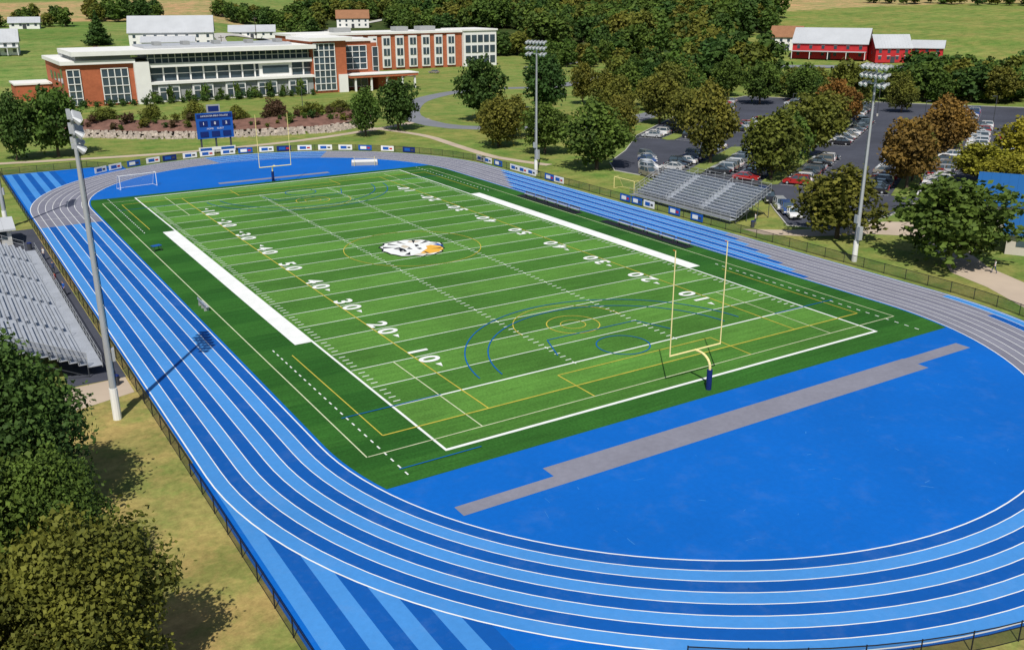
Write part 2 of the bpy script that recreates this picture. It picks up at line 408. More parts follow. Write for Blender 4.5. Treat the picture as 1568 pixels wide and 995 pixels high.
for pl in ([(-3.9,-.3),(-1.9,.0),(-3.6,-.7)],[(-3.6,-1.9),(-1.8,-1.1),(-3.1,-2.3)],[(-2.4,-3.3),(-1.2,-1.9),(-1.6,-3.6)],[(-3.6,1.6),(-1.8,1.0),(-3.3,2.0)],[(-2.4,3.1),(-1.2,1.6),(-1.8,3.4)],[(-.6,3.9),(-.4,2.0),(-.3,3.9)],[(2.1,3.2),(1.9,1.7),(2.5,2.9)],[(3.8,.6),(2.2,.4),(3.7,.2)],[(3.4,-2.0),(1.9,-1.3),(2.9,-2.6)],
           [(-1.3,.9),(-.1,.5),(-.3,1.1),(-1.0,1.3)],[(1.4,.3),(.5,.3),(.7,.8),(1.3,.8)],[(-.3,-.4),(.9,-.4),(.3,-1.0)],[(-1.1,-1.5),(.3,-1.3),(1.6,-1.6),(1.2,-2.4),(.2,-2.1),(-.8,-2.5)]):
    lp(pl,z0+.012,'black')
lp([(-.7,-1.8),(-.5,-2.2),(-.3,-1.75)],z0+.016,'white'); lp([(.8,-1.8),(1.0,-2.2),(1.2,-1.8)],z0+.016,'white')
lp([(-.5,-.1),(-1.9,-.5),(-1.3,-1.2),(-.2,-1.1)],z0+.010,'cream')
lg.obj('wildcat_midfield_logo')
# ---------------------------------------------------------------- goalposts
def goalpost(y,sgn):
    g=Grp('football_goalpost',(0,y,0),0 if sgn<0 else math.pi)
    b=g['frame']
    pts=[(0,-1.9,0),(0,-1.9,2.0)]+[(0,-1.9+1.3*(1-math.cos(a)),2.0+1.05*math.sin(a)) for a in np.linspace(0.25,math.pi/2,6)]+[(0,0,3.05)]
    b.tube(pts,.11,'gold',10)
    b.tube([(-2.9,0,3.05),(2.9,0,3.05)],.075,'gold'); 
    for x in(-2.9,2.9): b.cyl((x,0,3.0),(x,0,12.3),.055,.045,'gold',8); b.box(x-.02,x+.02,-.02,.3,12.25,12.3,'orange')
    g['pad'].cyl((0,-1.9,0.02),(0,-1.9,1.85),.24,.24,'navy',12); g.done()
goalpost(-HY-.25,-1); goalpost(HY+.25,1)
# ---------------------------------------------------------------- light poles
def lightpole(x,y,face,H=24.0):
    g=Grp('stadium_light_pole',(x,y,0),face)
    g['pole'].cyl((0,0,2.6),(0,0,H),.27,.13,'galv',12); g['base'].cyl((0,0,0),(0,0,2.7),.34,.32,'wallw',12)
    g['base'].box(-.25,.25,.3,.7,2.9,4.6,'galv'); g['base'].box(.28,.5,-.3,.3,5,6.0,'galv')
    g['ladder_cable'].cyl((.3,.1,3),(.2,.1,H-2.5),.03,.03,'darkgray',5)
    for r_,zz in enumerate((H-2.1,H-1.05,H-.05)):
        g['crossarms'].box(-.07,.07,-2.3,2.3,zz-.07,zz+.07,'galv')
        for i in range(6):
            yy=-2.1+4.2*i/5
            if r_==0 and i in(2,3): continue
            g['lamps'].cyl((.05,yy,zz+.12),(.5,yy,zz-.22),.13,.30,'galv',8); g['lamps'].cyl((.51,yy,zz-.23),(.55,yy,zz-.26),.28,.28,'wallw',8)
            g['lamps'].box(-.3,.0,yy-.12,yy+.12,zz+.0,zz+.28,'galv')
    g.done()
lightpole(-44.2,-36,-.12); lightpole(44.2,-36.3,math.pi-.25); lightpole(44.2,37,math.pi+.25); lightpole(-45,42,-.2)
# ---------------------------------------------------------------- fences
def fence(name,pts,h=1.25,sp=3.0):
    g=Grp(name); rails=g['rails']; net=g['mesh']; posts=g['posts']
    d=0
    for a,b_ in zip(pts[:-1],pts[1:]):
        L=math.dist(a,b_); 
        if L<1e-3: continue
        rails.cyl((*a,h),(*b_,h),.035,.035,'black',5,False); rails.cyl((*a,.08),(*b_,.08),.02,.02,'black',4,False)
        net.add([(*a,.06),(*b_,.06),(*b_,h),(*a,h)],[(0,1,2,3)],'link')
        t=(-d)%sp
        while t<L:
            p=(a[0]+(b_[0]-a[0])*t/L,a[1]+(b_[1]-a[1])*t/L); posts.cyl((*p,0),(*p,h+.06),.04,.04,'black',5); t+=sp
        d+=L
    g.done()
def arcp(r,a0,a1,yc,n=40): return [(CX+r*math.cos(a0+(a1-a0)*i/n),yc+r*math.sin(a0+(a1-a0)*i/n)) for i in range(n+1)]
fr=42.3
fence('chain_link_fence',[(-41.7,-112),(-41.7,91.5),(-26,91.5)]+arcp(fr,R(122),0,YC)[:]+arcp(fr,0,R(-128),-YC))
# ---------------------------------------------------------------- bleachers
def bleacher(name,x0,dirx,y0,y1,rows,rise,run,z0,aisles):
    g=Grp(name); s_=g['seats']; f=g['footboards']; fr_=g['frame']; rl=g['railings']
    L=y1-y0; cuts=sorted([y0]+[v for a in aisles for v in(a-.6,a+.6)]+[y1])
    for i in range(rows):
        z=z0+i*rise; xa=x0+dirx*i*run
        a,b_=sorted((xa+dirx*.02,xa+dirx*(run-.03))); f.box(a,b_,y0,y1,z-.05,z,'alu')
        a,b_=sorted((xa+dirx*(run-.04),xa+dirx*run)); f.box(a,b_,y0,y1,z-.02,z+rise-.06,'alu')
        for c0,c1 in zip(cuts[::2],cuts[1::2]):
            a,b_=sorted((xa+dirx*(run-.32),xa+dirx*(run-.06))); s_.box(a,b_,c0,c1,z+.40,z+.44,'alu')
            yy=c0+.5
            while yy<c1: fr_.box(min(a,b_)+.1,max(a,b_)-.1,yy-.03,yy+.03,z,z+.4,'galv'); yy+=2
    for a in aisles:
        for i in range(0,rows-1,3):
            z=z0+i*rise; xa=x0+dirx*i*run; xb=xa+dirx*run*1.6; zb=z+rise*1.6
            rl.tube([(xa,a,z),(xa,a,z+.95),(xb,a,zb+.95),(xb,a,zb)],.025,'galv',5)
    xt=x0+dirx*rows*run; zt=z0+rows*rise
    yy=y0+.1
    while yy<=y1:
        for q in(0,.33,.66,1):
            xx=x0+(xt-x0)*q; fr_.cyl((xx,yy,0),(xx,yy,z0+(zt-z0)*q-.1),.05,.05,'darkgray',5)
        fr_.cyl((x0,yy,.1),(xt,yy,zt-.4),.04,.04,'darkgray',4); fr_.cyl((xt,yy,.1),(x0+(xt-x0)*.5,yy,(z0+zt)/2-.2),.04,.04,'darkgray',4)
        yy+=(L-.2)/max(3,int(L/3))
    for yy in(y0-.04,y1+.04):
        for h in(.55,1.05): rl.cyl((x0,yy,z0+h),(xt,yy,zt+h),.025,.025,'galv',5)
        for q in np.linspace(0,1,8): xx=x0+(xt-x0)*q; zz=z0+(zt-z0)*q; rl.cyl((xx,yy,zz-.3),(xx,yy,zz+1.05),.025,.025,'galv',5)
        rl.add([(x0,yy,z0),(xt,yy,zt),(xt,yy,zt+1.05),(x0,yy,z0+1.05)],[(0,1,2,3)],'link')
    for xx,zz in((xt+dirx*.04,zt),(x0-dirx*1.2,z0-.3)):
        for h in(.5,1.0): rl.cyl((xx,y0,zz+h),(xx,y1,zz+h),.025,.025,'galv',5)
        yy=y0
        while yy<=y1: rl.cyl((xx,yy,zz-.2),(xx,yy,zz+1.0),.025,.025,'galv',5); yy+=2.
        rl.add([(xx,y0,zz),(xx,y1,zz),(xx,y1,zz+1),(xx,y0,zz+1)],[(0,1,2,3)],'link')
    a,b_=sorted((x0-dirx*1.25,x0)); f.box(a,b_,y0,y1,z0-.35,z0-.28,'alu')
    g.done()
bleacher('visitor_bleachers',46.6,1,-13,10.5,11,.30,.62,.9,[-5.2,2.7])
bleacher('home_bleachers',-44.6,-1,-25.5,22,22,.34,.74,1.3,[-16,-6,4,14])
# ---------------------------------------------------------------- scoreboard
g=Grp('scoreboard',(0.5,95,0)); k8=.80
for x in(-3.9,0,3.9): g['posts'].box(x*k8-.16,x*k8+.16,-.1,.22,0,4,'darkgray')
g['board'].box(-4.8*k8,4.8*k8,-.3,.1,3.3,8.6,'sblue'); g['board'].box(-4.6*k8,4.6*k8,-.36,-.31,7.6,8.4,'navy')
for x in(-2.4,0,2.4):
    g['displays'].box(x-.85,x+.85,-.40,-.31,5.9,7.0,'navy'); g['displays'].box(x-.85,x+.85,-.40,-.31,3.7,4.8,'navy')
for d_,x,z in(('1',-2.4,6.45),('0',0,6.45),('2',2.4,6.45)): 
    vs,fs=dig[d_]; g['digits'].add([(x+v[0]*.28,-.42,z+v[1]*.28) for v in vs],fs,'wallw')
tt=textmesh('HOME     GUEST',.5,.0); g['digits'].add([(v[0],-.42,5.35+v[1]) for v in tt[0]],tt[1],'wallw')
tt=textmesh('LANCASTER BIBLE COLLEGE',.46,.0); g['digits'].add([(v[0],-.42,8.0+v[1]) for v in tt[0]],tt[1],'wallw')
g['crest'].box(-1.4,1.4,-.2,.05,8.65,10.3,'wallg'); g['crest'].box(-1.1,1.1,-.26,-.21,8.9,10.0,'navy')
g['lower_banner'].box(-3.9,3.9,-.35,-.2,.4,1.5,'wallw'); g['lower_banner'].box(-3.6,-1.2,-.4,-.36,.55,1.35,'sblue'); g['lower_banner'].box(.8,3.6,-.4,-.36,.55,1.35,'sblue')
g.done()
def banner(x,y,rot,c,w=3.0):
    b=MB(); b.box(-w/2,w/2,-.03,.03,.15,1.25,c); b.box(-w*.35,w*.1,-.045,-.031,.4,1.0,'sblue' if c!='sblue' else 'wallw')
    b.box(w*.16,w*.38,-.045,-.031,.5,.85,'red' if random.random()<.3 else 'darkgray')
    b.obj('fence_banner',None,(x,y,0),rot)
for i,a in enumerate([127,122,116,110,105,99,94,88,83,77,72,66,60,54,48,41,34]):
    rr=fr-.12; banner(CX+rr*math.cos(R(a)),YC+rr*math.sin(R(a)),R(a-90),['wallw','wallw','sblue','wallw','navy','wallw'][i%6])
for i,y in enumerate([56,53,49,43,40,37,31,28]): banner(CX+fr-.12,y-1,-math.pi/2,['wallw','wallw','sblue','wallw'][i%4])
for i,y in enumerate([9,6,3,-3,-8]): banner(CX+fr-.12,y-1,-math.pi/2,['sblue','sblue','wallw','sblue'][i%4],2.6)
# ---------------------------------------------------------------- sideline furniture
def teambench(x,y0,y1):
    g=Grp('team_bench')
    g['mat'].box(x-.7,x+.8,y0,y1,.03,.07,'black')
    y=y0+.3
    while y+3<y1:
        g['seat'].box(x+.2,x+.5,y,y+2.8,.42,.47,'galv'); g['backrest'].box(x+.52,x+.56,y,y+2.8,.65,.85,'darkgray')
        for yy in(y+.2,y+2.6): g['legs'].box(x+.22,x+.56,yy-.03,yy+.03,.07,.41,'darkgray'); g['legs'].box(x+.53,x+.55,yy-.03,yy+.03,.42,.64,'darkgray')
        y+=3.2
    g.done()
teambench(31.0,5,22); teambench(31.2,-20,-1)
b=MB(); b.box(-.2,.2,-1.4,1.4,.42,.48,'alu'); b.box(.3,.34,-1.4,1.4,.7,.95,'alu')
for yy in(-1.1,0,1.1): b.box(-.2,.34,yy-.03,yy+.03,0,.42,'galv'); b.box(.26,.3,yy-.03,yy+.03,.3,.95,'galv')
b.obj('aluminium_bench',None,(-30.6,-11,.03),math.pi)
b=MB(); b.box(-.6,.6,-.4,.4,.7,.76,'sblue')
for xx in(-.5,.5):
    for yy in(-.3,.3): b.box(xx-.03,xx+.03,yy-.03,yy+.03,0,.7,'darkgray')
b.obj('sideline_table',None,(-29.4,17,.03),.3)
def soccergoal(x,y,rot,k,w=6.4,h=2.4):
    g=Grp('soccer_goal',(x,y,.02),rot)
    f=g['frame']; f.tube([(-w/2,0,0),(-w/2,0,h),(w/2,0,h),(w/2,0,0)],.06,k)
    f.tube([(-w/2,0,h),(-w/2,.9,h),(-w/2,2,0),(w/2,2,0),(w/2,.9,h),(w/2,0,h)],.035,k); f.tube([(-w/2,0,.03),(-w/2,2,.03)],.03,k); f.tube([(w/2,0,.03),(w/2,2,.03)],.03,k)
    n=g['net']; n.add([(-w/2,.9,h),(w/2,.9,h),(w/2,2,0),(-w/2,2,0)],[(0,1,2,3)],'net'); g.done()
m2=M['link'].copy(); m2.name='white_net'; m2.node_tree.nodes['Principled BSDF'].inputs['Base Color'].default_value=(.8,.8,.8,1)
m2.node_tree.nodes['Mix Shader'].inputs[0].default_value=.22; M['net']=m2
soccergoal(-22,64,.15,'wallw'); soccergoal(48.2,15.5,-math.pi/2,'gold',5.5,2.0)
b=MB(); b.box(-2.6,2.6,-1.6,1.6,.0,.65,'wallg'); b.box(-2.5,2.5,-1.5,1.5,.65,.70,'wallw'); b.tube([(-2,-2.1,0),(-2,-2.1,1.9)],.04,'gold'); b.tube([(2,-2.1,0),(2,-2.1,1.9)],.04,'gold'); b.tube([(-2,-2.1,1.5),(2,-2.1,1.5)],.02,'gold')
b.obj('high_jump_mat',None,(21.5,65,.02),-.4)
def bin_(x,y):
    b=MB(); b.cyl((0,0,0),(0,0,.9),.26,.31,'darkgray',12); b.cyl((0,0,.9),(0,0,1.0),.33,.2,'navy',12); b.obj('trash_bin',None,(x,y,0))
for p in((-43.0,-27.5),(-42.9,-28.6),(-43.6,27),(47,-16)): bin_(*p)
pb=MB(); pb.poly([(-46.5,-27),(-41.8,-27),(-41.8,40),(-46.5,40)],0.016,'asphalt'); pb.poly([(-50,-33.5),(-41.9,-31),(-41.9,-27.02),(-50,-27.5)],0.014,'concrete')
pb.poly([(45,-16),(50,-20),(57,-23),(66,-24),(74,-30),(71,-38),(60,-42),(56,-47),(53,-54),(50,-64),(43.5,-66),(43.5,-60),(48,-52),(50,-46),(58,-38),(62,-32),(58,-28),(50,-24.5),(45,-20)],0.012,'concrete')
pb.obj('concrete_plaza')
strip('walkway',[(-70,112),(-40,106),(-11,101),(10,101.5),(29,105.5),(56,117),(66,125)],2.6,'concrete')
strip('walkway',[(44,118),(50,96),(49,78),(48,58),(52,44)],2.2,'concrete',.024)
strip('campus_road',[(150,180),(118,188),(88,170),(68,140),(62,120),(64,104),(76,94),(96,84),(120,96),(150,112)],6.5,'road',.03)
strip('campus_road',[(190,265),(235,283),(262,330),(285,400),(300,470)],6,'road',.35)
strip('campus_road',[(150,181),(190,205),(225,192),(262,160),(300,120)],6,'road',.25)
strip('campus_road',[(30,250),(60,300),(78,350),(90,400),(140,440),(240,520)],6,'kerb',.35)
# retaining wall of boulders + planted mound
wb=MB(); pl=[(-27,142),(-19,136),(-8,126),(3,119.5),(18,115),(33,112.5),(44,118),(50,124)]
rr=random.Random(3)
for (a,b_) in zip(pl[:-1],pl[1:]):
    L=math.dist(a,b_); n=int(L/0.8)
    dx,dy=(b_[0]-a[0])/L,(b_[1]-a[1])/L
    for i in range(n):
        for j in range(4):
            t=(i+rr.random())/n; px=a[0]+(b_[0]-a[0])*t-dy*(j*.9+rr.uniform(-.3,.3)); py=a[1]+(b_[1]-a[1])*t+dx*(j*.9+rr.uniform(-.3,.3))
            s=rr.uniform(.45,.8); z=j*.38; vs=[]
            for cx_,cy_,cz_ in((-1,-1,-1),(1,-1,-1),(1,1,-1),(-1,1,-1),(-1,-1,1),(1,-1,1),(1,1,1),(-1,1,1)):
                q=.55 if cz_>0 else .8
                vs.append((px+cx_*s*q*rr.uniform(.6,1.1),py+cy_*s*q*rr.uniform(.6,1.1),z+cz_*s*.6*rr.uniform(.6,1)))
            wb.add(vs,[(0,3,2,1),(4,5,6,7),(0,1,5,4),(1,2,6,5),(2,3,7,6),(3,0,4,7)],'stone')
wb.obj('stone_retaining_wall')
A=[(p[0]+.9,p[1]+3.1,1.35) for p in pl]; B_=[(p[0]+2.5,p[1]+11,3.1) for p in pl]; C_=[(p[0]+5,p[1]+26,-.05) for p in pl]
mb2=MB(); mb3=MB()
for i in range(len(pl)-1):
    mb2.add([A[i],A[i+1],B_[i+1],B_[i]],[(0,1,2,3)],'mulch'); mb3.add([B_[i],B_[i+1],C_[i+1],C_[i]],[(0,1,2,3)],'moundgrass')
for (p,q,r_) in((A[0],B_[0],C_[0]),(A[-1],B_[-1],C_[-1])): mb3.add([p,q,r_,(p[0],p[1],-.05)],[(0,1,2,3)],'moundgrass')
mb2.obj('mulch_bed'); mb3.obj('grass_mound')
# ---------------------------------------------------------------- parking lot
D=Vector((.858,.513)); N=Vector((-.513,.858))
pk=MB()
lot=[(59,32),(64,40),(76,50),(93,67),(147,106),(181,119),(197,90),(210,70),(226,48),(215,30),(178,8),(140,-10),(112,-26),(92,-40),(84,-36),(88,-16),(70,-22),(56,-24),(52,-18),(58,-10),(66,0),(62,10)]
pk.poly(lot,.016,'asphalt'); pk.obj('parking_lot')
kb=MB()
for a,b_ in zip(lot,lot[1:]+lot[:1]):
    d=Vector((b_[0]-a[0],b_[1]-a[1])); L=d.length; c=((a[0]+b_[0])/2,(a[1]+b_[1])/2)
    kb.box(c[0]-L/2,c[0]+L/2,c[1]-.09,c[1]+.09,0,.13,'kerb',math.atan2(d.y,d.x))
kb.obj('parking_lot_kerb')
ib=MB()
def island(p,L,w=3.2):
    p=Vector(p); q=p+D*L
    base=[p-N*w/2,q-N*w/2,q+D*1.2,q+N*w/2,p+N*w/2,p-D*1.2]
    vs=[(v.x,v.y,0.0) for v in base]+[(v.x,v.y,.14) for v in base]
    ib.add(vs,[tuple(range(6,12))]+[(i,(i+1)%6,6+(i+1)%6,6+i) for i in range(6)],'islandgrass')
isl=[((70,22),34),((120,54),22),((74,6.5),34),((118,34),44),((84,-13.5),50),((140,15),40),((95,58),14)]
for p,L in isl: island(p,L)
ib.obj('parking_islands')
def carmesh(kind):
    b=MB()
    if kind=='suv': hood,top,L,cab=1.05,1.72,2.3,[(-2.2,1.05),(1.05,1.05),(.25,1.70),(-1.95,1.70)]
    else: hood,top,L,cab=.92,1.44,2.35,[(-1.75,.95),(1.05,.92),(.2,1.42),(-1.05,1.42)]
    prof=[(-L,.32),(-L-.02,.62),(-L+.08,hood-.04),(-L+.35,hood+.04),(1.0,hood+.03),(L-.35,hood-.12),(L-.03,hood-.28),(L,.45),(L-.1,.30)]
    n=len(prof); vs=[]
    for x,sx in((-.9,1),(.9,1)):
        for y,z in prof: vs.append((x*(1 if z<.8 else .95),y,z))
    fs=[tuple(range(n)),tuple(range(2*n-1,n-1,-1))]+[(i,n+i,n+(i+1)%n,(i+1)%n) for i in range(n)]
    b.add(vs,fs,'paint')
    w0,w1=.82,.64
    vs=[]
    for i,(y,z) in enumerate(cab): vs.append((-(w0 if i<2 else w1),y,z)); 
    for i,(y,z) in enumerate(cab): vs.append(((w0 if i<2 else w1),y,z))
    b.add(vs,[(0,1,2,3),(7,6,5,4),(1,5,6,2),(0,3,7,4)],'glass')
    y0,y1,zt=cab[3][0]-.05,cab[2][0]+.05,cab[2][1]
    b.box(-w1-.03,w1+.03,y0,y1,zt-.01,zt+.05,'paint')
    for (ya,za),(yb,zb) in((cab[0],cab[3]),(cab[1],cab[2])):
        for s_ in(-1,1): b.cyl((s_*w0,ya,za),(s_*w1,yb,zb),.05,.05,'paint',4,False)
    for s_ in(-1,1): b.box(s_*.80-.03,s_*.80+.03,-.42,-.34,.95,zt-.02,'paint'); b.box(s_*.98-.1,s_*.98+.1,.75,.92,.92,1.06,'paint')
    for y in(-1.42,1.45):
        for s_ in(-1,1): b.cyl((s_*.70,y,.33),(s_*.93,y,.33),.33,.33,'rubber',12); b.cyl((s_*.93,y,.33),(s_*.94,y,.33),.19,.19,'galv',8)
    for s_ in(-1,1): b.box(s_*.7-.16,s_*.7+.16,L-.06,L+.02,.56,.70,'wallw'); b.box(s_*.72-.14,s_*.72+.14,-L-.03,-L+.05,.66,.82,'red')
    b.box(-.5,.5,L-.05,L+.015,.38,.55,'black')
    return b.mesh('car_'+kind)
cms=[carmesh('sedan'),carmesh('suv')]
ccol=[(.75,.75,.76),(.75,.75,.76),(.70,.70,.70),(.4,.42,.44),(.42,.43,.45),(.12,.13,.14),(.02,.02,.025),(.02,.02,.025),(.35,.02,.02),(.03,.07,.22),(.06,.06,.07),(.22,.2,.17)]
def car(x,y,rot,z=.02):
    o=inst('parked_car',random.choice(cms),(x,y,z),rot); c=random.choice(ccol); o.color=(*c,1); return o
sb=MB(); rot=math.atan2(D.y,D.x)
def carrow(p,L,side,occ,z=.02):
    p=Vector(p); n=int(L/2.75)
    for i in range(n+1):
        q=p+D*(i*2.75); e=q+N*side*5.2
        sb.line((q.x,q.y),(e.x,e.y),.12,.024,'white')
        if i<n and random.random()<occ:
            c=q+D*1.37+N*side*2.6; car(c.x+random.uniform(-.12,.12),c.y+random.uniform(-.2,.2),rot+(0 if random.random()<.7 else math.pi)+random.uniform(-.02,.02))
for (p,L),occ in zip(isl,(.93,.9,.93,.93,.7,.9,.85)):
    p=Vector(p)
    for s_ in(-1,1):
        q=p+N*s_*2.0; carrow((q.x,q.y),L,s_,occ)
carrow((100,68),60,-1,.85); carrow((160,62),30,1,.9); carrow((160,62),30,-1,.9)
carrow((150,24),34,-1,.1); carrow((118,-14),60,1,.6); carrow((135,88),36,1,.9); carrow((172,88),18,1,.9); carrow((172,88),18,-1,.9); carrow((178,40),30,1,.85); carrow((178,40),30,-1,.85)
sb.obj('parking_stall_lines')
for i in range(7):
    if i!=3: car(57+i*1.35,-14.5+i*2.5,rot+math.pi/2+.4)
for i in range(9):
    if i!=5: car(60.5+i*1.6,27.5+i*2.0-4,rot+.9+math.pi/2)
for p in((20,352,0.3),(118,250,.8),(140,262,.5),(124,254,.6),(112,178,.9),(128,150,.4)): car(p[0],p[1],p[2],terr(p[0],p[1])+.05)
# ---------------------------------------------------------------- buildings
g=Grp('college_building')
B,G_,W_,RF=g['brick_walls'],g['windows'],g['white_trim'],g['roof']
B.box(-13,7,207,246,0,12.4,'brick'); RF.box(-13.8,7.6,206.0,246.6,12.4,13.5,'wallw')
def win(x0,x1,z0,z1,y,nx,nz,fr='wallw',d=.25):
    G_.box(x0,x1,y-.08,y+.3,z0,z1,'glass')
    for i in range(nx+1): xx=x0+(x1-x0)*i/nx; W_.box(xx-.13,xx+.13,y-d,y-.085,z0,z1,fr)
    for i in range(nz+1): zz=z0+(z1-z0)*i/nz; W_.box(x0-.13,x1+.13,y-d-.06,y-d-.003,zz-.12,zz+.12,fr)
win(-12.2,-8.6,.5,11,206.85,2,5); win(-2.5,5.2,.8,11,206.85,4,4); 
B.box(-13.06,-13.0,210,214,1,11,'glass')
for yy in(216,224,232): G_.box(-13.12,-13.02,yy,yy+4,2,4.5,'glass'); G_.box(-13.12,-13.02,yy,yy+4,7,9.5,'glass')
B.box(-24,-13.2,236,250,0,5,'brick'); RF.box(-24.4,-13.15,235.6,250.4,5,5.5,'wallw')
W_.box(7.02,11.5,205.6,232,0,12.6,'wallw')
G_.box(11.6,65,209.2,231.9,0,14.6,'glass')
B.box(11.6,64.8,206.6,209.0,0,5.6,'wallg')
W_.box(11.55,65,205.4,208.95,5.65,6.4,'wallw'); W_.box(11.55,65,207.0,209.1,10.7,11.9,'wallw')
RF.box(-10.5,66,204.8,233,14.9,16.2,'wallw'); RF.box(-9,7,208.5,244,13.5,14.85,'wallg')
RF.box(12,60,212,230,16.25,16.9,'roofg')
for x in(16,25,35,46,56): RF.box(x,x+2.2,216,220,16.95,18,'wallg')
x=12
i=0
while x<65:
    W_.box(x-.1,x+.1,208.9,209.15,11.95,14.85,'wallw')
    if i%2==0: W_.box(x-.22,x+.22,208.7,209.12,6.45,10.65,'wallw')
    x+=2.1; i+=1
W_.box(11.6,65,209.0,209.14,13.3,13.5,'wallw'); W_.box(11.6,65,209.0,209.13,8.5,8.7,'wallw')
for x in(47,): W_.box(x,x+11,208.2,209.1,6.45,10.65,'wallw'); G_.box(x+1,x+10,208.0,208.15,7.4,9.8,'glass')
for i in range(5):
    x=13.5+i*10.6
    W_.box(x,x+6.6,206.0,206.55,.2,5.2,'wallw'); G_.box(x+.5,x+6.1,205.85,205.97,.8,4.6,'glass')
    for k_ in(1,2): W_.box(x+.5+k_*1.87-.1,x+.5+k_*1.87+.1,205.7,205.84,.8,4.6,'wallw')
    W_.box(x+.5,x+6.1,205.66,205.69,3.2,3.4,'wallw')
B.box(65.1,77.5,207,228,0,17.2,'brick'); win(65.6,73.2,1,16.4,206.85,4,7); RF.box(64.0,79.5,205.6,229,17.2,18.3,'wallw')
B.box(77.6,90,214,240,0,16.4,'brick'); RF.box(77.2,90.6,213.4,240.5,16.5,17.3,'wallw'); win(80,88,7,15,213.85,3,4); win(80,88,1,5,213.85,3,1)
B.box(74.2,77.4,206.2,206.9,0,6,'wallw')
RF.box(78,104,205,213.9,4.6,5.4,'brick'); RF.box(77.9,104.2,204.8,213.85,5.45,5.75,'wallw')
for x in(80,86,92,98,103): W_.box(x-.3,x+.3,205.6,206.2,0,4.55,'wallw')
B.box(90.1,100,209,240,0,4.5,'brick')
B.box(88,170,291,312,0,15.4,'brick'); RF.box(87.5,170.2,290.2,312.6,15.4,16.3,'wallw')
B.box(90.1,104,240.1,290.9,0,14.5,'brick'); RF.box(90,104.4,240.6,290.1,14.55,15.2,'wallw')
for i in range(4): win(92+i*3.3,94.4+i*3.3,2,13,240.0,1,3)
for i in range(12):
    x=90+i*6.55; W_.box(x,x+4.1,290.3,290.9,1.0,14.6,'wallw')
    for z in(1.8,6.3,10.8): G_.box(x+.6,x+3.5,290.1,290.28,z,z+2.9,'glass'); W_.box(x+1.95,x+2.15,290.0,290.08,z,z+2.9,'wallw')
W_.box(170.3,188,289.5,311,0,15.9,'wallw'); RF.box(170,188.6,289,311.4,15.95,16.7,'wallw')
for i in range(5):
    for z in(1.5,6.2,10.9): G_.box(171.3+i*3.3,173.9+i*3.3,289.3,289.45,z,z+3.2,'glass')
for (x0,x1) in((110,118),(140,146),(152,160)): RF.box(x0,x1,298,304,16.35,18.2,'wallg')
g.done()
def gable(name,x,y,rot,L,Wd,hw,hr,wall,roof,nwin=4,porch=False,dz=0):
    z=terr(x,y)+dz; g=Grp(name,(x,y,z-.3),rot)
    w=g['walls']; w.box(-L/2,L/2,-Wd/2,Wd/2,-dz,hw,wall)
    w.add([(-L/2,-Wd/2,hw),(-L/2,Wd/2,hw),(-L/2,0,hr),(L/2,-Wd/2,hw),(L/2,Wd/2,hw),(L/2,0,hr)],[(0,2,1),(3,4,5)],wall)
    e=.6
    for s_ in(-1,1):
        zz=hw-(hr-hw)*e/(Wd/2)
        g['roof'].add([(-L/2-e,s_*(Wd/2+e),zz),(L/2+e,s_*(Wd/2+e),zz),(L/2+e,0,hr+.1),(-L/2-e,0,hr+.1),(-L/2-e,s_*(Wd/2+e),zz+.25),(L/2+e,s_*(Wd/2+e),zz+.25),(L/2+e,0,hr+.35),(-L/2-e,0,hr+.35)],[(0,1,2,3),(4,5,6,7),(0,1,5,4),(1,2,6,5),(0,3,7,4)],roof)
        xx=-L/2
        while xx<L/2:
            g['roof'].add([(xx-.04,s_*(Wd/2+e),zz+.3),(xx+.04,s_*(Wd/2+e),zz+.3),(xx+.04,0,hr+.4),(xx-.04,0,hr+.4)],[(0,1,2,3)],roof); xx+=1.2
    for i in range(nwin):
        xx=-L/2+L*(i+.5)/nwin
        for z0_ in ([hw*.45] if hw<4.5 else [hw*.2,hw*.62]):
            g['windows'].box(xx-.6,xx+.6,-Wd/2-.06,-Wd/2+.1,z0_,z0_+1.3,'glass'); g['trim'].box(xx-.75,xx+.75,-Wd/2-.1,-Wd/2-.065,z0_+1.35,z0_+1.5,'wallw')
    for z0_ in(hw*.5,): 
        g['windows'].box(-L/2-.06,-L/2+.1,-.6,.6,z0_,z0_+1.3,'glass'); g['windows'].box(L/2-.1,L/2+.06,-.6,.6,z0_,z0_+1.3,'glass')
    g['door'].box(-.9,.9,-Wd/2-.08,-Wd/2-.02,0,2.4,'darkgray')
    if porch: g['porch'].box(-L/2,L/2,-Wd/2-3,-Wd/2-.15,3.0,3.25,roof); [g['porch'].box(xx-.12,xx+.12,-Wd/2-2.9,-Wd/2-2.6,0,3,'wallw') for xx in np.linspace(-L/2+.3,L/2-.3,5)]
    g.done()
gable('white_barn',54,354,-.30,36,16,6.5,13,'wallw','roofg',8)
gable('white_barn',49,341,-.30,22,9,4,6,'wallw','roofg',5)
gable('white_house',-18,352,-.15,16,10,5.5,10,'wallw','roofg',5,True)
gable('ranch_house',112,421,-.35,24,10,3.5,6.5,'wallw','roofg',6)
gable('brick_house',196,480,-.4,20,12,6,10.5,'wallw','roofbr',5)
gable('red_barn',284,172,-1.0,30,15,6.5,12,'red','roofg',6,True)
gable('red_barn',293,150,-.6,14,11,6,10.5,'red','roofg',4)
gable('red_shed',310,144,-1.0,12,9,4.5,7,'red','roofg',3)
gable('farm_house',287,200,-1.0,13,10,6,10,'wallw','roofbr',4)
gable('white_shed',262,232,-1.0,20,9,3.5,5.5,'wallw','roofg',4)
gable('white_shed',4,452,-.2,14,8,3.2,5.5,'wallw','roofg',4)
gable('concession_building',70.5,-48.5,-1.05,14,8,3.2,4.9,'wallb','roofb',4)
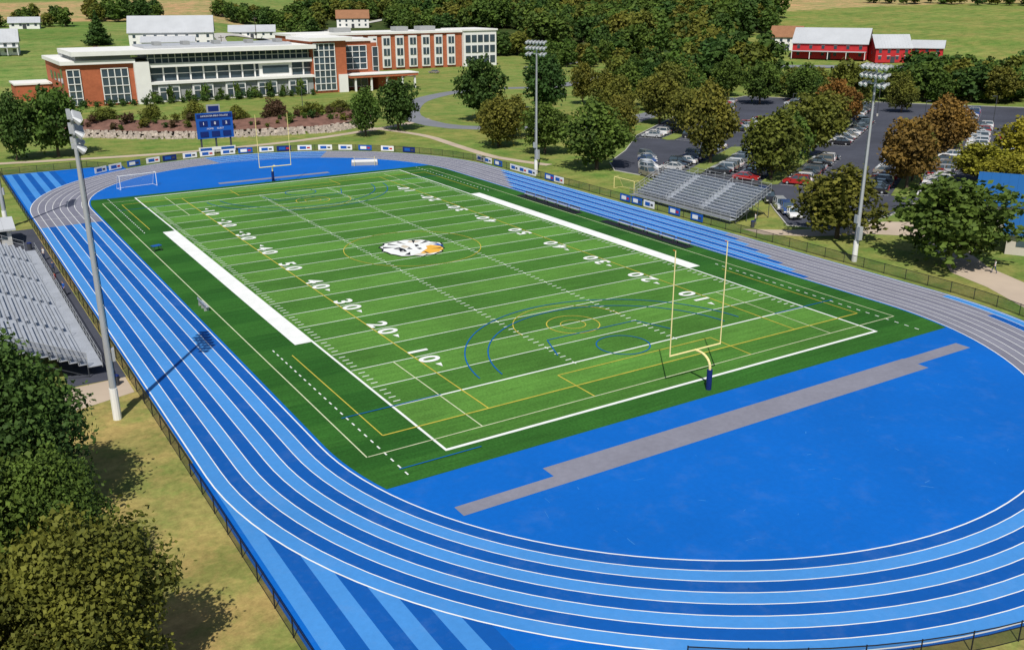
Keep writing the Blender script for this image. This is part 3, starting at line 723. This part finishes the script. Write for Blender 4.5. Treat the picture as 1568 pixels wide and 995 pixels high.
gable('picnic_pavilion',86,-39,-1.05,22,13,3.8,6.8,'wallb','roofb',5)
gable('ticket_booth',-47.5,33.5,0,4.5,5,2.6,3.4,'wallw','roofg',2)
g=Grp('event_tent',(-48,40,0),.2)
for xx in(-2,2):
    for yy in(-2,2): g['legs'].cyl((xx,yy,0),(xx,yy,2.4),.04,.04,'galv',5)
g['canopy'].add([(-2.1,-2.1,2.3),(2.1,-2.1,2.3),(2.1,2.1,2.3),(-2.1,2.1,2.3),(0,0,3.5)],[(0,1,4),(1,2,4),(2,3,4),(3,0,4)],'sblue'); g.done()
def lamp(x,y,h=8,rot_=0):
    z=terr(x,y); g=Grp('street_lamp',(x,y,z),rot_); g['pole'].cyl((0,0,0),(0,0,h),.11,.07,'darkgray',8); g['base'].cyl((0,0,0),(0,0,.7),.28,.28,'kerb',10)
    g['arm'].box(0,1.0,-.04,.04,h-.12,h-.02,'darkgray'); g['lamp_head'].box(.8,1.6,-.2,.2,h-.14,h+.04,'darkgray'); g.done()
for p in((98,30),(138,60),(108,0),(150,30),(120,76),(172,60),(66,72),(60,-22),(70,150),(40,150),(175,28)): lamp(*p,8,random.uniform(0,6))
for (a_,r_) in ((21.2,400),(19.3,470),(17.5,545),(15.6,430),(33.5,560)):
    x,y=polar(a_,r_); g=Grp('utility_pole',(x,y,terr(x,y)-.3),.4); g['pole'].cyl((0,0,0),(0,0,13),.2,.13,'bark',8); g['crossarm'].box(-1.4,1.4,-.08,.08,12,12.2,'bark')
    for q in(-1.2,-.5,.5,1.2): g['insulators'].cyl((q,0,12.2),(q,0,12.5),.06,.05,'wallg',6)
    g.done()
# ---------------------------------------------------------------- trees
def treemesh(name,h,r,seed,nleaf,ls,trunk=.25,kind='round',nl=34):
    g=np.random.default_rng(seed); rd=random.Random(seed)
    b=MB(); zb=h*trunk
    lob=[]
    if kind=='cone':
        nl=26
        for i in range(nl):
            f=i/nl; z=zb*.6+(h-zb*.6)*f; a=i*2.4; q=r*(1-f)*.5; lob.append((q*math.cos(a),q*math.sin(a),z,max(.3,r*(1-f)*.6),h*.06))
    else:
        lean=(rd.uniform(-.12,.12)*r,rd.uniform(-.12,.12)*r)
        for i in range(nl):
            f=(i+.5)/nl; a=i*2.39996+rd.uniform(-.5,.5)
            if kind=='tall': env=(math.sin(math.pi*(f**.75)*.93+.12))**.8*(1-.25*f)
            else: env=(math.sin(math.pi*(f**.85)*.90+.16))**.7
            q=r*.74*max(0,env)*rd.uniform(.55,1.22); s=r*rd.uniform(.15,.32)*(1.0 if f<.8 else .75)
            z=zb+(h-zb)*(.06+.86*f)+rd.uniform(-.05,.05)*h
            lob.append((q*math.cos(a)+lean[0]*f,q*math.sin(a)+lean[1]*f,z,s,s*rd.uniform(.6,1.05)*(1.25 if kind=='tall' else 1)))
        for i in range(7):
            f=i/7; lob.append((rd.uniform(-.25,.25)*r,rd.uniform(-.25,.25)*r,zb+(h-zb)*(.2+.62*f),r*.36,(h-zb)*.13))
    tr_=max(.12,h*.02)
    b.cyl((0,0,-.2),(0,0,zb*1.1),tr_*1.3,tr_*.9,'bark',8,False); b.cyl((0,0,zb*1.1),(0,0,h*.8),tr_*.9,tr_*.2,'bark',6,False)
    for (x,y,z,s,sz) in lob[::2]:
        b.cyl((0,0,max(zb*.8,z*.62)),(x*.9,y*.9,z),tr_*.35,tr_*.08,'bark',4,False)
    nv0=len(b.f)
    w=np.array([l[3]**2 for l in lob]); w=w/w.sum(); idx=g.choice(len(lob),nleaf,p=w)
    L=np.array(lob)[idx]; lbr=g.uniform(0,1,len(lob))[idx]
    d=g.normal(size=(nleaf,3)); d/=np.linalg.norm(d,axis=1)[:,None]
    rad=g.uniform(.3,1.0,nleaf)**.5*g.choice([1,1,1,1.35],nleaf)
    rad*=1+.25*np.sin(d[:,0]*9+idx)*np.cos(d[:,1]*8+idx*2)
    c=L[:,:3]+d*rad[:,None]*np.stack([L[:,3],L[:,3],L[:,4]],1)
    nrm=d*.7+g.normal(size=(nleaf,3))*.75+np.array([0,0,.35]); nrm/=np.linalg.norm(nrm,axis=1)[:,None]
    t=np.cross(nrm,g.normal(size=(nleaf,3))); t/=np.linalg.norm(t,axis=1)[:,None]; bt=np.cross(nrm,t)
    sz=ls*g.uniform(.5,1.45,nleaf)[:,None]
    P=np.stack([c+t*sz*.6,c+bt*sz*.42,c-t*sz*.55,c-bt*sz*.38],1).reshape(-1,3)
    o=len(b.v); b.v+=[tuple(x) for x in P.tolist()]; li=b.mi('leafg')
    b.f+=[[o+4*i,o+4*i+1,o+4*i+2,o+4*i+3] for i in range(nleaf)]; b.m+=[li]*nleaf
    me=b.mesh(name)
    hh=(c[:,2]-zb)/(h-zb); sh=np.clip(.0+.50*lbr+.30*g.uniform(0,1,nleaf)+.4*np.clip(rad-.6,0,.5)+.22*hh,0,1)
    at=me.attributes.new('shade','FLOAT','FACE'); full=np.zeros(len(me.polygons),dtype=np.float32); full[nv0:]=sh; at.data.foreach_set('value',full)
    return me
big=[treemesh('tree_near_%d'%i,10,4.8,20+i,34000,.23,.2,['tall','round'][i%2],80) for i in range(3)]
mid=[treemesh('tree_mid_%d'%i,10,4.8,40+i,5200,.46,.18,['round','tall'][i%2],42) for i in range(6)]
far=[treemesh('tree_far_%d'%i,10,4.6,60+i,1000,.95,.10,['round','tall'][i%2],20) for i in range(6)]
pine=treemesh('conifer',10,3.2,80,5000,.45,.1,'cone')
shrub=[treemesh('shrub_%d'%i,1.6,1.2,90+i,500,.24,.05,'round',10) for i in range(2)]
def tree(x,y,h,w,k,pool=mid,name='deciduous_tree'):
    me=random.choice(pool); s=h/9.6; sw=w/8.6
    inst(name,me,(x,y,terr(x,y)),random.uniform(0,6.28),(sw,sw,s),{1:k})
for t in [(76,112,16,13.4,'leafd'),(94,108,17,12.8,'leafd'),(122,129,12.5,9,'leafo'),(38,102,11,8.8,'leafg'),(49,107,12.5,10.5,'leafd'),
 (56,70,10.5,11.5,'leafo'),(59,56,10.6,11,'leafg'),(57,35,12.2,14,'leafg'),(66,80,9.5,10,'leafo'),(106,92,11,10.5,'leafo'),(111,80,12.5,12,'leafo'),
 (80,28,15,11,'leafo'),(77,9,12.4,11.5,'leafo'),(86,14,11,9.5,'leafg'),(100,21,13,13,'leafo'),(151,54,16,13.5,'leafo'),(137,45,12.5,11,'leafr'),(90,-10,12,10.5,'leafr'),(97,-6,10,8,'leafo'),
 (127,8,11.5,11.5,'leafr'),(136,14,10,10,'leafr'),(106,-13,7,10,'leafy'),(100,-22,6.5,9,'leafy'),(52,-27,9.6,12.5,'leafo'),(53,-43.5,10.8,15,'leafg'),(118,-14,10.5,12,'leafy'),
 (-37,109,13,9.5,'leafd'),(-29,109,14.5,12,'leafg'),(-50,108,13,11,'leafg'),(167,99,13,12,'leafg'),(167,149,10,10,'leafd'),(92,72,9,8,'leafo'),(140,110,13,12,'leafo'),(150,118,13,13,'leafg'),
 (185,98,11,12,'leafg'),(128,104,10,9,'leafo'),(185,62,9,9,'leafo'),(150,190,12,12,'leafg'),(206,80,9,10,'leafo'),(66,90,8,7,'leafo'),(104,62,11,9,'leafo'),(84,62,9,8,'leafo'),
 (160,128,12,12,'leafo'),(176,122,12,12,'leafg'),(192,108,9,11,'leafo'),(204,96,8.5,10,'leafg'),(126,38,11,10,'leafo'),
 (216,72,9.5,11,'leafg'),(228,60,11,12,'leafo'),(232,44,12,13,'leafg'),(222,30,11,12,'leafo'),(206,18,10,12,'leafg'),(190,8,10,11,'leafo'),(130,118,12,12,'leafg'),(118,112,11,11,'leafo')]:
    tree(*t)
for i,t in enumerate([(-52.5,-49.5,12,10.0,'leafd'),(-51.8,-71,9.8,8.0,'leafo'),(-56.5,-60.5,11.5,9,'leafg'),(-56,-38,12.5,9.2,'leafd'),(-58,-72,10,8,'leafo'),(-60,-50,12,10,'leafd'),(-51.6,-60.5,9.0,6.2,'leafg')]):
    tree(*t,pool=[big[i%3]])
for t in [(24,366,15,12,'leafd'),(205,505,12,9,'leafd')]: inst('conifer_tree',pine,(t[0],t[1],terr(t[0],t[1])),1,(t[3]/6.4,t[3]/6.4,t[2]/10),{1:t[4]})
for i in range(46):
    t=i/45; x=-24+t*70; dy=random.choice([4.5,6.5,9.5,11]); y=np.interp(x,[p[0] for p in pl],[p[1] for p in pl])+dy
    s=random.uniform(.6,1.5); inst('shrub',random.choice(shrub),(x,y,1.35+(dy-3.1)/7.9*1.75-.1),random.uniform(0,6),s,{1:random.choice(['leafm','leafd','leafm','leafg','leafo'])})
for i in range(8): 
    x=-22+i*9.5; y=np.interp(x,[p[0] for p in pl],[p[1] for p in pl])+15+random.uniform(-1,4)
    tree(x,y,random.uniform(5,7),random.uniform(6,8.5),random.choice(['leafm','leafo','leafo']))
for i in range(10): inst('climbing_ivy_shrub',random.choice(shrub),(11.5+i*5.3+random.uniform(-.5,.5),205,0),i,(1.9,1.1,2.6+1.0*(i%2)),{1:'leafg'})
for i in range(24): inst('shrub',random.choice(shrub),(-20+i*3.6,202.5,0),i,random.uniform(1.1,1.8),{1:'leafd'})
# ---------------------------------------------------------------- woodland (one instanced object)
pts=[];sc3=[];ix=[];rt=[]
def addw(az0,az1,rmin,rmax,sp,hs=(1.1,1.7),skip=None):
    r=rmin
    while r<rmax:
        da=math.degrees(sp/r); a=az0+random.random()*da
        while a<az1:
            aa=a+random.uniform(-.35,.35)*da; rr_=r+random.uniform(-.4,.4)*sp
            if not(skip and skip(aa,rr_)):
                x,y=polar(aa,rr_); pts.append((x,y,terr(x,y)-.3)); s=random.uniform(*hs); w_=s*random.uniform(.9,1.35); sc3.append((w_,w_,s)); ix.append(random.randrange(12)); rt.append(random.uniform(0,6.28))
            a+=da
        r+=sp*.9
barn=lambda a,r:(44.5<a and 388<r<500) or (46.8<a)
addw(29.5,37,560,1300,9.5,(1.0,1.9),skip=lambda a,r:r<560+(a<33)*60)
addw(37,41.5,480,1300,9.5,(1.0,1.9))
addw(41.5,49.6,368,1250,9.5,(1.0,1.8),skip=barn)
addw(46.6,54,330,372,8,(.55,.85))
addw(54,66,322,384,8,(.9,1.4),skip=lambda a,r:r<322+ (a-49)*1.0)
addw(20.5,29.5,690,1300,9.5)
addw(19.5,29.5,600,690,13,skip=lambda a,r:21<a<25)
addw(9,12.5,600,640,9,(.9,1.3)); addw(-30,20,1050,1250,14)
addw(2,8,575,590,12,(.7,1.2)); addw(52,66,700,716,11,(.8,1.3))
addw(15.2,19,620,660,10,(.8,1.2)); addw(49,66,1230,1330,14)
addw(-179,-35,330,420,14); addw(66,180,330,420,14)
for c in ((38.5,400),(40,388),(36,455),(43,352),(34.5,470),(31.5,520)):
    addw(c[0]-1,c[0]+1,c[1],c[1]+18,9,(.8,1.3))
src=bpy.data.collections.new('woodland_species')
for j in range(12):
    o=bpy.data.objects.new('species_%02d'%j,far[j%6]); src.objects.link(o)
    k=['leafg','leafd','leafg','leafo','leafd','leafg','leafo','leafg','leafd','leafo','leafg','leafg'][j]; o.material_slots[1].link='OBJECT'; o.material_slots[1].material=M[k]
me=bpy.data.meshes.new('woodland'); me.from_pydata(pts,[],[])
for nme,typ,dat,fld in(('s3','FLOAT_VECTOR',np.array(sc3),'vector'),('r3','FLOAT_VECTOR',np.array([(0,0,a) for a in rt]),'vector'),('ix','INT',np.array(ix),'value')):
    a=me.attributes.new(nme,typ,'POINT'); a.data.foreach_set(fld,dat.ravel().astype(np.int32 if typ=='INT' else np.float32))
wo=bpy.data.objects.new('woodland',me); COL.objects.link(wo)
ng=bpy.data.node_groups.new('scatter','GeometryNodeTree'); ng.interface.new_socket('Geometry',in_out='INPUT',socket_type='NodeSocketGeometry'); ng.interface.new_socket('Geometry',in_out='OUTPUT',socket_type='NodeSocketGeometry')
n=ng.nodes; gi=n.new('NodeGroupInput'); go=n.new('NodeGroupOutput'); ip=n.new('GeometryNodeInstanceOnPoints'); ci=n.new('GeometryNodeCollectionInfo')
ci.inputs['Collection'].default_value=src; ci.inputs['Separate Children'].default_value=True; ci.inputs['Reset Children'].default_value=True
def na_(nm,t):
    q=n.new('GeometryNodeInputNamedAttribute'); q.data_type=t; q.inputs['Name'].default_value=nm; return q.outputs['Attribute']
l=ng.links; l.new(gi.outputs[0],ip.inputs['Points']); l.new(ci.outputs[0],ip.inputs['Instance']); ip.inputs['Pick Instance'].default_value=True
l.new(na_('ix','INT'),ip.inputs['Instance Index']); l.new(na_('r3','FLOAT_VECTOR'),ip.inputs['Rotation']); l.new(na_('s3','FLOAT_VECTOR'),ip.inputs['Scale']); l.new(ip.outputs[0],go.inputs[0])
md=wo.modifiers.new('scatter','NODES'); md.node_group=ng
# ---------------------------------------------------------------- people
def person(x,y,rot,top,bot,stride=.15,z=.02):
    V=[(0,0,.95),(0,0,1.2),(0,.01,1.42),(0,.01,1.52),(0,.03,1.66),(0,.02,1.76),(.1,0,.9),(.11,stride,.5),(.11,stride*1.2-.05,.08),(.11,stride*1.2+.12,.03),(-.1,0,.9),(-.11,-stride*.6,.5),(-.11,-stride*1.4,.08),(-.11,-stride*1.4+.14,.03),
       (.2,0,1.4),(.26,-.06,1.13),(.27,.06,.90),(-.2,0,1.4),(-.26,.05,1.13),(-.27,.16,.92)]
    E=[(0,1),(1,2),(2,3),(3,4),(4,5),(0,6),(6,7),(7,8),(8,9),(0,10),(10,11),(11,12),(12,13),(2,14),(14,15),(15,16),(2,17),(17,18),(18,19)]
    Rr=[.14,.13,.15,.055,.10,.07,.09,.06,.045,.04,.09,.06,.045,.04,.06,.045,.035,.06,.045,.035]
    me=bpy.data.meshes.new('p'); me.from_pydata(V,E,[]); o=bpy.data.objects.new('p',me); COL.objects.link(o)
    sk=o.modifiers.new('s','SKIN'); sv=me.skin_vertices[0].data
    for i,r in enumerate(Rr): sv[i].radius=(r,r*.8,); sv[i].use_root=(i==0)
    ss=o.modifiers.new('b','SUBSURF'); ss.levels=1; ss.render_levels=1
    dg=bpy.context.evaluated_depsgraph_get(); m_=bpy.data.meshes.new_from_object(o.evaluated_get(dg)); bpy.data.objects.remove(o)
    m_.materials.clear()
    for k in(top,bot,'skin','rubber'): m_.materials.append(M[k])
    for p in m_.polygons:
        c=p.center; p.use_smooth=True
        p.material_index=3 if (c.z<.1 or (c.z>1.68 and c.y<.06)or c.z>1.74) else 2 if (c.z>1.5 or (abs(c.x)>.22 and c.z<1.2)) else 0 if c.z>.93 else 1
    m_.name='person'; o=bpy.data.objects.new('person',m_); COL.objects.link(o); o.location=(x,y,z); o.rotation_euler[2]=rot
person(54,-49,.8,'cloth2','cloth1',.22); person(-42.6,12,0,'cloth1','darkgray',.1); person(-43.1,6.5,1,'red','cloth1',.05); person(-42.7,20,2,'cloth2','cloth1',.05); person(-42.8,2,2,'sblue','darkgray',.1); person(48.5,-15,1,'cloth2','navy',.1)
# ---------------------------------------------------------------- light, world, camera
az,el=R(36),R(52)
sd=Vector((math.sin(az)*math.cos(el),math.cos(az)*math.cos(el),-math.sin(el)))
L=bpy.data.lights.new('sun','SUN'); L.energy=4.8; L.angle=R(.5); L.color=(1,.95,.87)
o=bpy.data.objects.new('sun',L); COL.objects.link(o); o.rotation_euler=sd.to_track_quat('-Z','Y').to_euler()
w=bpy.data.worlds.new('World'); sc.world=w; w.use_nodes=True; nt=w.node_tree; bg=nt.nodes['Background']; bg.inputs[1].default_value=.075
sk=nt.nodes.new('ShaderNodeTexSky'); sk.sky_type='NISHITA'; sk.sun_disc=False; sk.sun_elevation=el; sk.sun_rotation=R(216); nt.links.new(sk.outputs[0],bg.inputs[0])
cam=bpy.data.cameras.new('camera'); cam.sensor_width=36; cam.lens=1448.89/1568*36; cam.clip_end=8000; cam.clip_start=.5
co=bpy.data.objects.new('camera',cam); COL.objects.link(co); co.location=(-53.998,-111.687,32.145)
yaw,pitch,roll=.55774,.33628,-.00332
fw=Vector((math.cos(pitch)*math.sin(yaw),math.cos(pitch)*math.cos(yaw),-math.sin(pitch))); rt_=Vector((math.cos(yaw),-math.sin(yaw),0)); up=rt_.cross(fw)
r2=rt_*math.cos(roll)+up*math.sin(roll); u2=-rt_*math.sin(roll)+up*math.cos(roll)
co.rotation_euler=Matrix((r2,u2,-fw)).transposed().to_euler()
sc.camera=co
